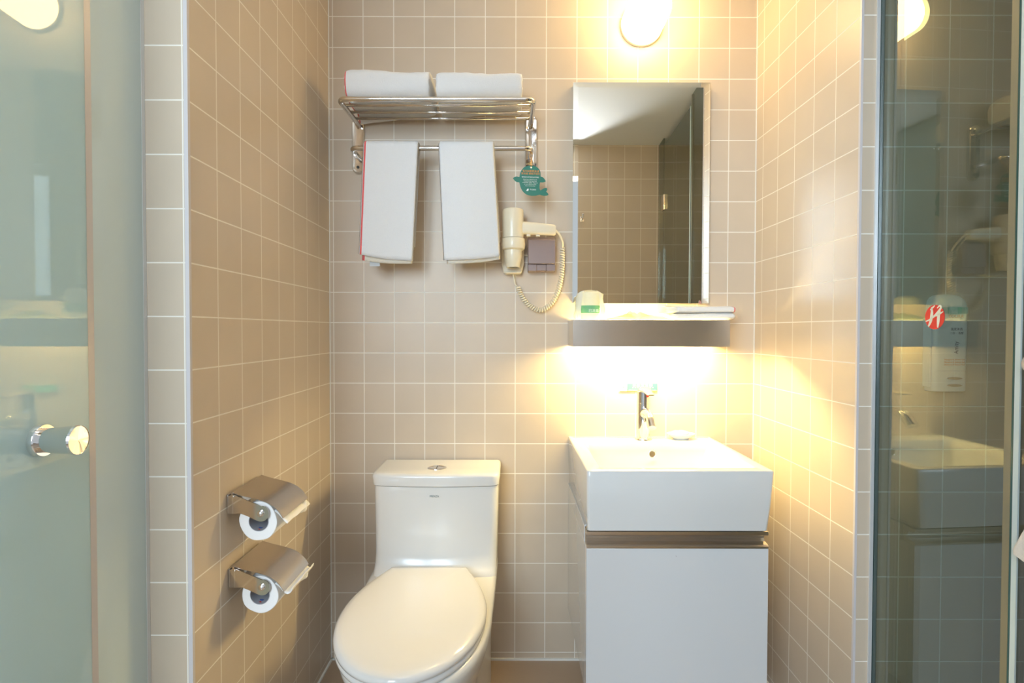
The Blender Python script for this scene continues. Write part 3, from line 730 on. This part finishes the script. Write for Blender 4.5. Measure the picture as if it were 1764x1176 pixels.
# ------------------------------------------------------------------ basin
t = thing('washbasin', 'square white ceramic basin on top of the vanity cabinet', 'basin')
def rrect(x0, x1, y0, y1, r, z, n=5):
    P = []
    for cx, cy, a0 in ((x1-r, y1-r, 0), (x0+r, y1-r, PI/2), (x0+r, y0+r, PI), (x1-r, y0+r, 3*PI/2)):
        for k in range(n+1): a = a0+PI/2*k/n; P.append((cx+r*math.cos(a), cy+r*math.sin(a), z))
    return P
bx0, bx1 = .7890, 1.2570
zt = .7715
bm = B(); rings = [
 rrect(bx0+.006, bx1-.014, -.452, -.002, .006, .6165), rrect(bx0+.003, bx1-.012, -.456, -.001, .008, .6190), rrect(bx0+.001, bx1-.006, -.460, -.001, .008, .68),
 rrect(bx0, bx1, -.463, -.001, .008, zt-.004), rrect(bx0+.0015, bx1-.0015, -.4615, -.002, .007, zt-.001), rrect(bx0+.005, bx1-.005, -.458, -.004, .006, zt),
 rrect(.8260, 1.2260, -.4350, -.1080, .010, zt), rrect(.8300, 1.2220, -.4310, -.1110, .012, zt-.003),
 rrect(.8340, 1.2180, -.4250, -.1150, .014, zt-.025), rrect(.8480, 1.2040, -.4150, -.1240, .03, zt-.085), rrect(.8700, 1.1800, -.3950, -.1450, .045, zt-.103), rrect(.98, 1.08, -.30, -.22, .03, zt-.108)]
loft(bm, rings); bs = obj('bowl', bm, M_basin, t, smooth=True, autos=.9)
bm = B(); oc = (1.0385, -.1175, .7375)
loft(bm, [[(oc[0]+r*math.cos(a), oc[1]-h, oc[2]+r*math.sin(a)) for a in [2*PI*k/28 for k in range(28)]] for r, h in [(.0135, -.002), (.0135, .0015), (.0125, .003), (.0095, .0025), (.0092, -.001)]], False, False)
obj('overflow_ring', bm, M_chrome, t, smooth=True)
bm = B(); lathe(bm, (oc[0], oc[1]-.0006, oc[2]), (0, -1, 0), [(.0094, 0), (.0094, .0002)], 24); obj('overflow_hole', bm, mat('overflow_dark', (.16, .13, .09), .4, .5), t)
bm = B(); lathe(bm, (1.03, -.26, zt-.1085), (0, 0, 1), [(.022, 0), (.022, .003), (.018, .004)], 28); obj('drain', bm, M_chrome, t, smooth=True)

# ------------------------------------------------------------------ tap
t = thing('basin_tap', 'chrome single-lever mixer tap on the back ledge of the basin', 'tap')
FX, FY = 1.0245, -.060
bm = B(); lathe(bm, (FX, FY, zt), (0, 0, 1), [(.0270, 0), (.0270, .003), (.0255, .0055), (.0235, .0065)], 40); obj('base_flange', bm, M_chrome, t, smooth=True, autos=.6)
bm = B(); lathe(bm, (FX, FY, zt+.0065), (0, 0, 1), [(.0215, 0), (.0215, .110), (.0205, .1105), (.0205, .1125), (.0215, .113), (.0215, .1475), (.019, .150)], 48); bd2 = obj('body', bm, M_chrome, t, smooth=True, autos=.6)
bm = B()
sp = catmull([(FX, FY-.004, zt+.080), (FX, FY-.034, zt+.092), (FX, FY-.062, zt+.092), (FX, FY-.088, zt+.080), (FX, FY-.108, zt+.060)], 10)
tube(bm, sp, [.0145-.0025*k/(len(sp)-1) for k in range(len(sp))], 24); obj('spout', bm, M_chrome, t, smooth=True, autos=.9)
bm = B(); e = Vector(sp[-1]); dd = (Vector(sp[-1])-Vector(sp[-3])).normalized(); lathe(bm, e-dd*.002, dd, [(.0130, 0), (.0130, .008), (.0118, .009), (.0100, .0085)], 24); obj('aerator', bm, M_chrome, t, smooth=True, autos=.6)
bm = B()
rr = []
for y, z, hw, th in [(.018, .150, .012, .004), (.004, .158, .0200, .006), (-.014, .1625, .0190, .008), (-.034, .1605, .0150, .007), (-.060, .1555, .0125, .0045), (-.084, .1530, .0115, .0035), (-.092, .1525, .0095, .002)]:
    rr.append([(FX+.002+hw*math.copysign(abs(math.cos(a))**.7, math.cos(a)), FY+y, zt+z+th*math.sin(a)) for a in [2*PI*k/20 for k in range(20)]])
loft(bm, rr); obj('lever', bm, M_chrome, t, smooth=True, autos=1.0)
bm = B(); lathe(bm, (FX+.008, FY-.0195, zt+.143), (.2, -1, 0), [(.0050, 0), (.0050, .0012), (.003, .002)], 18); obj('red_dot', bm, M_redp, bd2)

# soap dish + soap
t = thing('soap_dish', 'small oval pale dish on the basin ledge right of the tap', 'soap dish')
SX, SY_ = 1.1480, -.050
bm = B()
def ov(rx_, ry_, z): return [(SX+rx_*math.cos(a), SY_+ry_*math.sin(a), zt+z) for a in [2*PI*k/40 for k in range(40)]]
loft(bm, [ov(.024, .018, 0), ov(.025, .019, .002), ov(.036, .027, .008), ov(.044, .033, .0165), ov(.045, .034, .018), ov(.043, .032, .018), ov(.034, .025, .010), ov(.010, .008, .006)])
obj('dish', bm, mat('dish_white', (.82, .83, .78), .15, Coat_Weight=.5), t, smooth=True)
bm = B(); rr = []
for k in range(9):
    ph = -PI/2+PI*k/8; q = []
    for a in [2*PI*j/32 for j in range(32)]:
        c, s = math.cos(a), math.sin(a); r0 = math.cos(ph)
        nn = 1+.16*noise.noise(Vector((c*2.5, s*2.5, ph*2)))
        q.append((SX-.002+.030*r0*nn*c, SY_+.020*r0*nn*s, zt+.0190+.0085*math.sin(ph)*nn))
    rr.append(q)
loft(bm, rr[0:9]); o = obj('soap_bar', bm, M_plastic_wrap, smooth=True); tag(o, 'film-wrapped soap lying in the small dish by the tap', 'soap')

# ------------------------------------------------------------------ toilet paper holders and rolls
def holder_set(dz, dy, which):
    lab = 'steel covered toilet paper holder, upper of the two on the left wall' if which == 0 else 'steel covered toilet paper holder, lower of the two on the left wall'
    t = thing('toilet_paper_holder', lab, 'toilet paper holder', 'paper holders on the left wall')
    Y0, Y1 = -.674+dy, -.526+dy
    bm = B(); box(bm, .0005, .0035, Y0, Y1, .733+dz, .772+dz); obj('back_plate', bm, M_steel, t, bevel=.0008)
    for yy in (Y0-.001, Y1-.001):
        arm = [(.0035, .7325), (.0035, .770), (.012, .7725), (.018, .7715), (.074, .7485)]
        for k in range(13):
            a = math.radians(75)-math.radians(190)*k/12; arm.append((.0720+.0172*math.cos(a), .7332+.0172*math.sin(a)))
        arm += [(.045, .7270), (.030, .7330)]
        bm = B(); prism(bm, [(x, z+dz) for x, z in arm], XZ, yy, yy+.0014); am = obj('side_arm', bm, M_steel, t)
        bm = B(); lathe(bm, (.0720, yy, .7332+dz), (0, -1 if yy < -.6+dy else 1, 0), [(.0068, 0), (.0068, .003), (.0045, .005), (.001, .0058)], 22); obj('pivot_cap', bm, M_chrome, am, smooth=True, autos=.7)
        bm = B(); lathe(bm, (.0150, yy, .7690+dz), (0, -1 if yy < -.6+dy else 1, 0), [(.0022, 0), (.0022, .0012), (.001, .0018)], 12); obj('rivet', bm, M_chrome, am, smooth=True)
    bm = B(); tube(bm, [(.0720, Y0, .7332+dz), (.0720, Y1, .7332+dz)], .0042, 12); obj('spindle', bm, M_steel, t, smooth=True)
    bm = B(); tube(bm, [(.0110, Y0+.001, .7735+dz), (.0110, Y1-.001, .7735+dz)], .0026, 10)
    prof = catmull([(.0085, 0, .7765), (.030, 0, .7700), (.055, 0, .7640), (.078, 0, .7572), (.096, 0, .7475), (.109, 0, .7350), (.1175, 0, .7215)], 5)
    up_, lo_ = [], []
    for i, p in enumerate(prof):
        d = (prof[min(i+1, len(prof)-1)]-prof[max(i-1, 0)]).normalized(); n_ = Vector((-d.z, 0, d.x))
        if n_.z < 0: n_ = -n_
        up_.append(p+n_*.0005); lo_.append(p-n_*.0005)
    poly = [(p.x, p.z+dz) for p in up_+lo_[::-1]]
    prism(bm, poly, XZ, Y0+.003, Y1-.002); obj('cover', bm, M_cover, t, smooth=True, autos=.6)
    # roll
    lab = 'white toilet roll hanging in the upper covered holder' if which == 0 else 'white toilet roll hanging in the lower covered holder'
    r_ = thing('toilet_roll', lab, 'toilet roll', 'toilet rolls on the left wall')
    rc = (.0640, .7135+dz); ya, yb2 = -.667+dy, -.560+dy
    bm = B(); n = 56
    def circ(r, y, wob=0): return [(rc[0]+(r+wob*noise.noise(Vector((math.cos(a)*1.3, math.sin(a)*1.3, which*5))))*math.cos(a), y, rc[1]+(r+wob*noise.noise(Vector((math.cos(a)*1.3, math.sin(a)*1.3, which*5))))*math.sin(a)) for a in [2*PI*k/n for k in range(n)]]
    ro = .0405 if which == 0 else .0395
    loft(bm, [circ(.0212, ya+.001), circ(ro-.001, ya, .004), circ(ro, ya+.001, .004), circ(ro, yb2-.001, .004), circ(ro-.001, yb2, .004), circ(.0212, yb2-.001)], False, False)
    obj('paper', bm, M_paper, r_, smooth=True, autos=.6)
    bm = B(); loft(bm, [circ(.0212, ya), circ(.0212, yb2), circ(.0202, yb2), circ(.0202, ya), circ(.0212, ya)], False, False); co = obj('core', bm, M_card, r_, smooth=True, autos=.6)
    bm = B()
    for a0, a1, ee in ((-1.9, -1.35, .0),):
        pass
    mark = [(a, y) for a, y in ()]
    for (am_, ym, ra, ry) in ((-1.75, ya+.018, .22, .0035),):
        ring = [(rc[0]+.0200*math.cos(am_+ra*math.cos(q)), ym+ry*math.sin(q), rc[1]+.0200*math.sin(am_+ra*math.cos(q))) for q in [2*PI*k/20 for k in range(20)]]
        ring2 = [(rc[0]+.0198*math.cos(am_+ra*math.cos(q)), ym+ry*math.sin(q), rc[1]+.0198*math.sin(am_+ra*math.cos(q))) for q in [2*PI*k/20 for k in range(20)]]
        loft(bm, [ring, ring2])
    obj('core_print', bm, M_blue, co)
    bm = B(); am_, ym = -1.72, ya+.010
    rg = [(am_-.16, ym-.002), (am_+.16, ym-.003), (am_+.02, ym+.0025)]
    loft(bm, [[(rc[0]+r*math.cos(a), y, rc[1]+r*math.sin(a)) for a, y in rg] for r in (.0200, .0197)]); obj('core_print', bm, M_redp, co)
    # loose sheet drawn over the roll and out past the cover's edge
    bm = B()
    if which == 0:
        path = [(.096, .7385), (.1055, .7305), (.1145, .7205), (.1205, .7140), (.1235, .7105)]
    else:
        path = [(.096, .7385), (.1055, .7305), (.1140, .7210), (.1215, .7160), (.1280, .7200), (.1300, .7265)]
    pp = catmull([(x, 0, z+dz) for x, z in path], 6)
    g = []
    nyy = 14
    for i, p in enumerate(pp):
        g.append([bm.verts.new((p.x+.0005*math.sin(j*1.1+i*.3), ya+.004+(Y1-ya-.006)*j/nyy, p.z-.0022+.0005*math.sin(j*.8+which))) for j in range(nyy+1)])
    for a, b_ in zip(g, g[1:]):
        for j in range(nyy): bm.faces.new((a[j], a[j+1], b_[j+1], b_[j]))
    o = obj('loose_sheet', bm, M_paper, r_, smooth=True); so = o.modifiers.new('thick', 'SOLIDIFY'); so.thickness = .0011
    # twisted flap
    bm = B(); g = []
    for i in range(9):
        u = i/8; wdt = .006+.022*u
        g.append([bm.verts.new((.104+.018*u+.002*math.sin(j), -.595+dy+.048*u+(j-2)*.25*wdt*.6, .712+dz-.004*u+(j-2)*.25*wdt*.8+.002*math.sin(j*2+i))) for j in range(5)])
    for a, b_ in zip(g, g[1:]):
        for j in range(4): bm.faces.new((a[j], a[j+1], b_[j+1], b_[j]))
    o = obj('twisted_flap', bm, M_paper, r_, smooth=True); so = o.modifiers.new('thick', 'SOLIDIFY'); so.thickness = .0009
holder_set(0, 0, 0); holder_set(-.1585, .003, 1)

# ------------------------------------------------------------------ shower dispenser behind the glass
t = thing('soap_dispenser', 'white wall dispenser with printed text seen through the shower glass', 'dispenser')
def drrect(x0, x1, yb_, yf_, z): return dshape((x0+x1)/2, (x1-x0)/2, yb_, yf_, .008, .014, z, 6)
bm = B(); rings = []
for z, g, yf_ in [(.9825, .002, -.580), (.9845, 0, -.584), (1.10, 0, -.586), (1.175, .0, -.586), (1.19, .003, -.583), (1.199, .009, -.576), (1.204, .02, -.568)]:
    rings.append(dshape(1.5980, .0380-g, YR-.0005, yf_, .003, .010, z, 6))
loft(bm, rings); db = obj('body', bm, M_disp, t, smooth=True, autos=.8)
bm = B(); box(bm, 1.5545, 1.5590, YR-.024, YR-.0005, .992, 1.150); obj('side_block', bm, M_disp, t, bevel=.0015)
yf_ = -.5864; OX = 1.6035
bm = B(); box(bm, 1.5640, 1.6320, yf_+.0008, yf_+.0014, 1.0300, 1.0305); obj('lid_seam', bm, M_card, db)
for zz in (1.0135, .9975):
    bm = B(); loft(bm, [[(OX+.016*math.cos(a), yf_-h, zz+.0028*math.sin(a)) for a in [2*PI*k/28 for k in range(28)]] for h in (-.004, .0012)]); obj('push_button', bm, mat('button_tan', (.30, .25, .18), .5), t)
bm = B(); box(bm, 1.5660, 1.6310, yf_+.0006, yf_+.0013, 1.1600, 1.1740); obj('teal_band', bm, mat('band_teal', (.42, .62, .60), .5), db)
text('print_orange', 'TOURA', .0100, mat('print_orange_soft', (.75, .35, .18), .6), db, (OX, yf_-.0002, 1.1535), sx=1.0)
text('print_black', '洗发沐浴', .0068, M_black, db, (OX+.002, yf_-.0002, 1.1245), sx=1.0)
text('print_black', '二合一 香型', .0058, M_black, db, (OX+.002, yf_-.0002, 1.1155), sx=1.0)
text('print_black', 'Amity', .0130, M_black, db, (OX+.002, yf_-.0002, 1.0830), (PI/2, -PI/2, 0), sx=.9)
for k in range(3): text('print_orange', 'Shampoo & Shower Gel', .0050, bpy.data.materials['print_orange_soft'], db, (OX-.002, yf_-.0002, 1.0560-k*.0058), sx=.95)

# ------------------------------------------------------------------ hook on rear wall (seen in the mirror) and towel on the shower door knob
t = thing('wall_hook', 'small chrome robe hook on the rear tiles, seen at the left edge of the mirror', 'hook')
bm = B(); box(bm, 1.018, 1.042, YB+.0003, YB+.004, 1.785, 1.815); obj('plate', bm, M_chrome, t, bevel=.001)
bm = B(); tube(bm, catmull([(1.03, YB+.004, 1.80), (1.03, YB+.03, 1.795), (1.03, YB+.045, 1.805), (1.03, YB+.05, 1.825)], 5), .005, 12); obj('peg', bm, M_chrome, t, smooth=True)

bm = B(); kx = kn.x-.025; ky = kn.y
rr = []
for z, wy, wx, cy0 in [(1.085, .008, .006, -.958), (1.075, .018, .010, -.965), (1.05, .030, .011, -.985), (.98, .045, .012, -1.000), (.90, .058, .013, -1.008), (.80, .070, .014, -1.013), (.746, .090, .015, -1.012), (.738, .089, .014, -1.012)]:
    q = []
    for k in range(32):
        a = 2*PI*k/32; c, s = math.cos(a), math.sin(a)
        q.append((kx+wx*c*(1+.3*math.sin(a*5)), cy0+wy*s, z+.012*s*(1 if z < .77 else 0)))
    rr.append(q)
loft(bm, rr); o = obj('hung_towel', bm, M_towel, smooth=True, autos=1.2); tag(o, 'white towel hanging from the shower door knob at the right edge', 'towel')
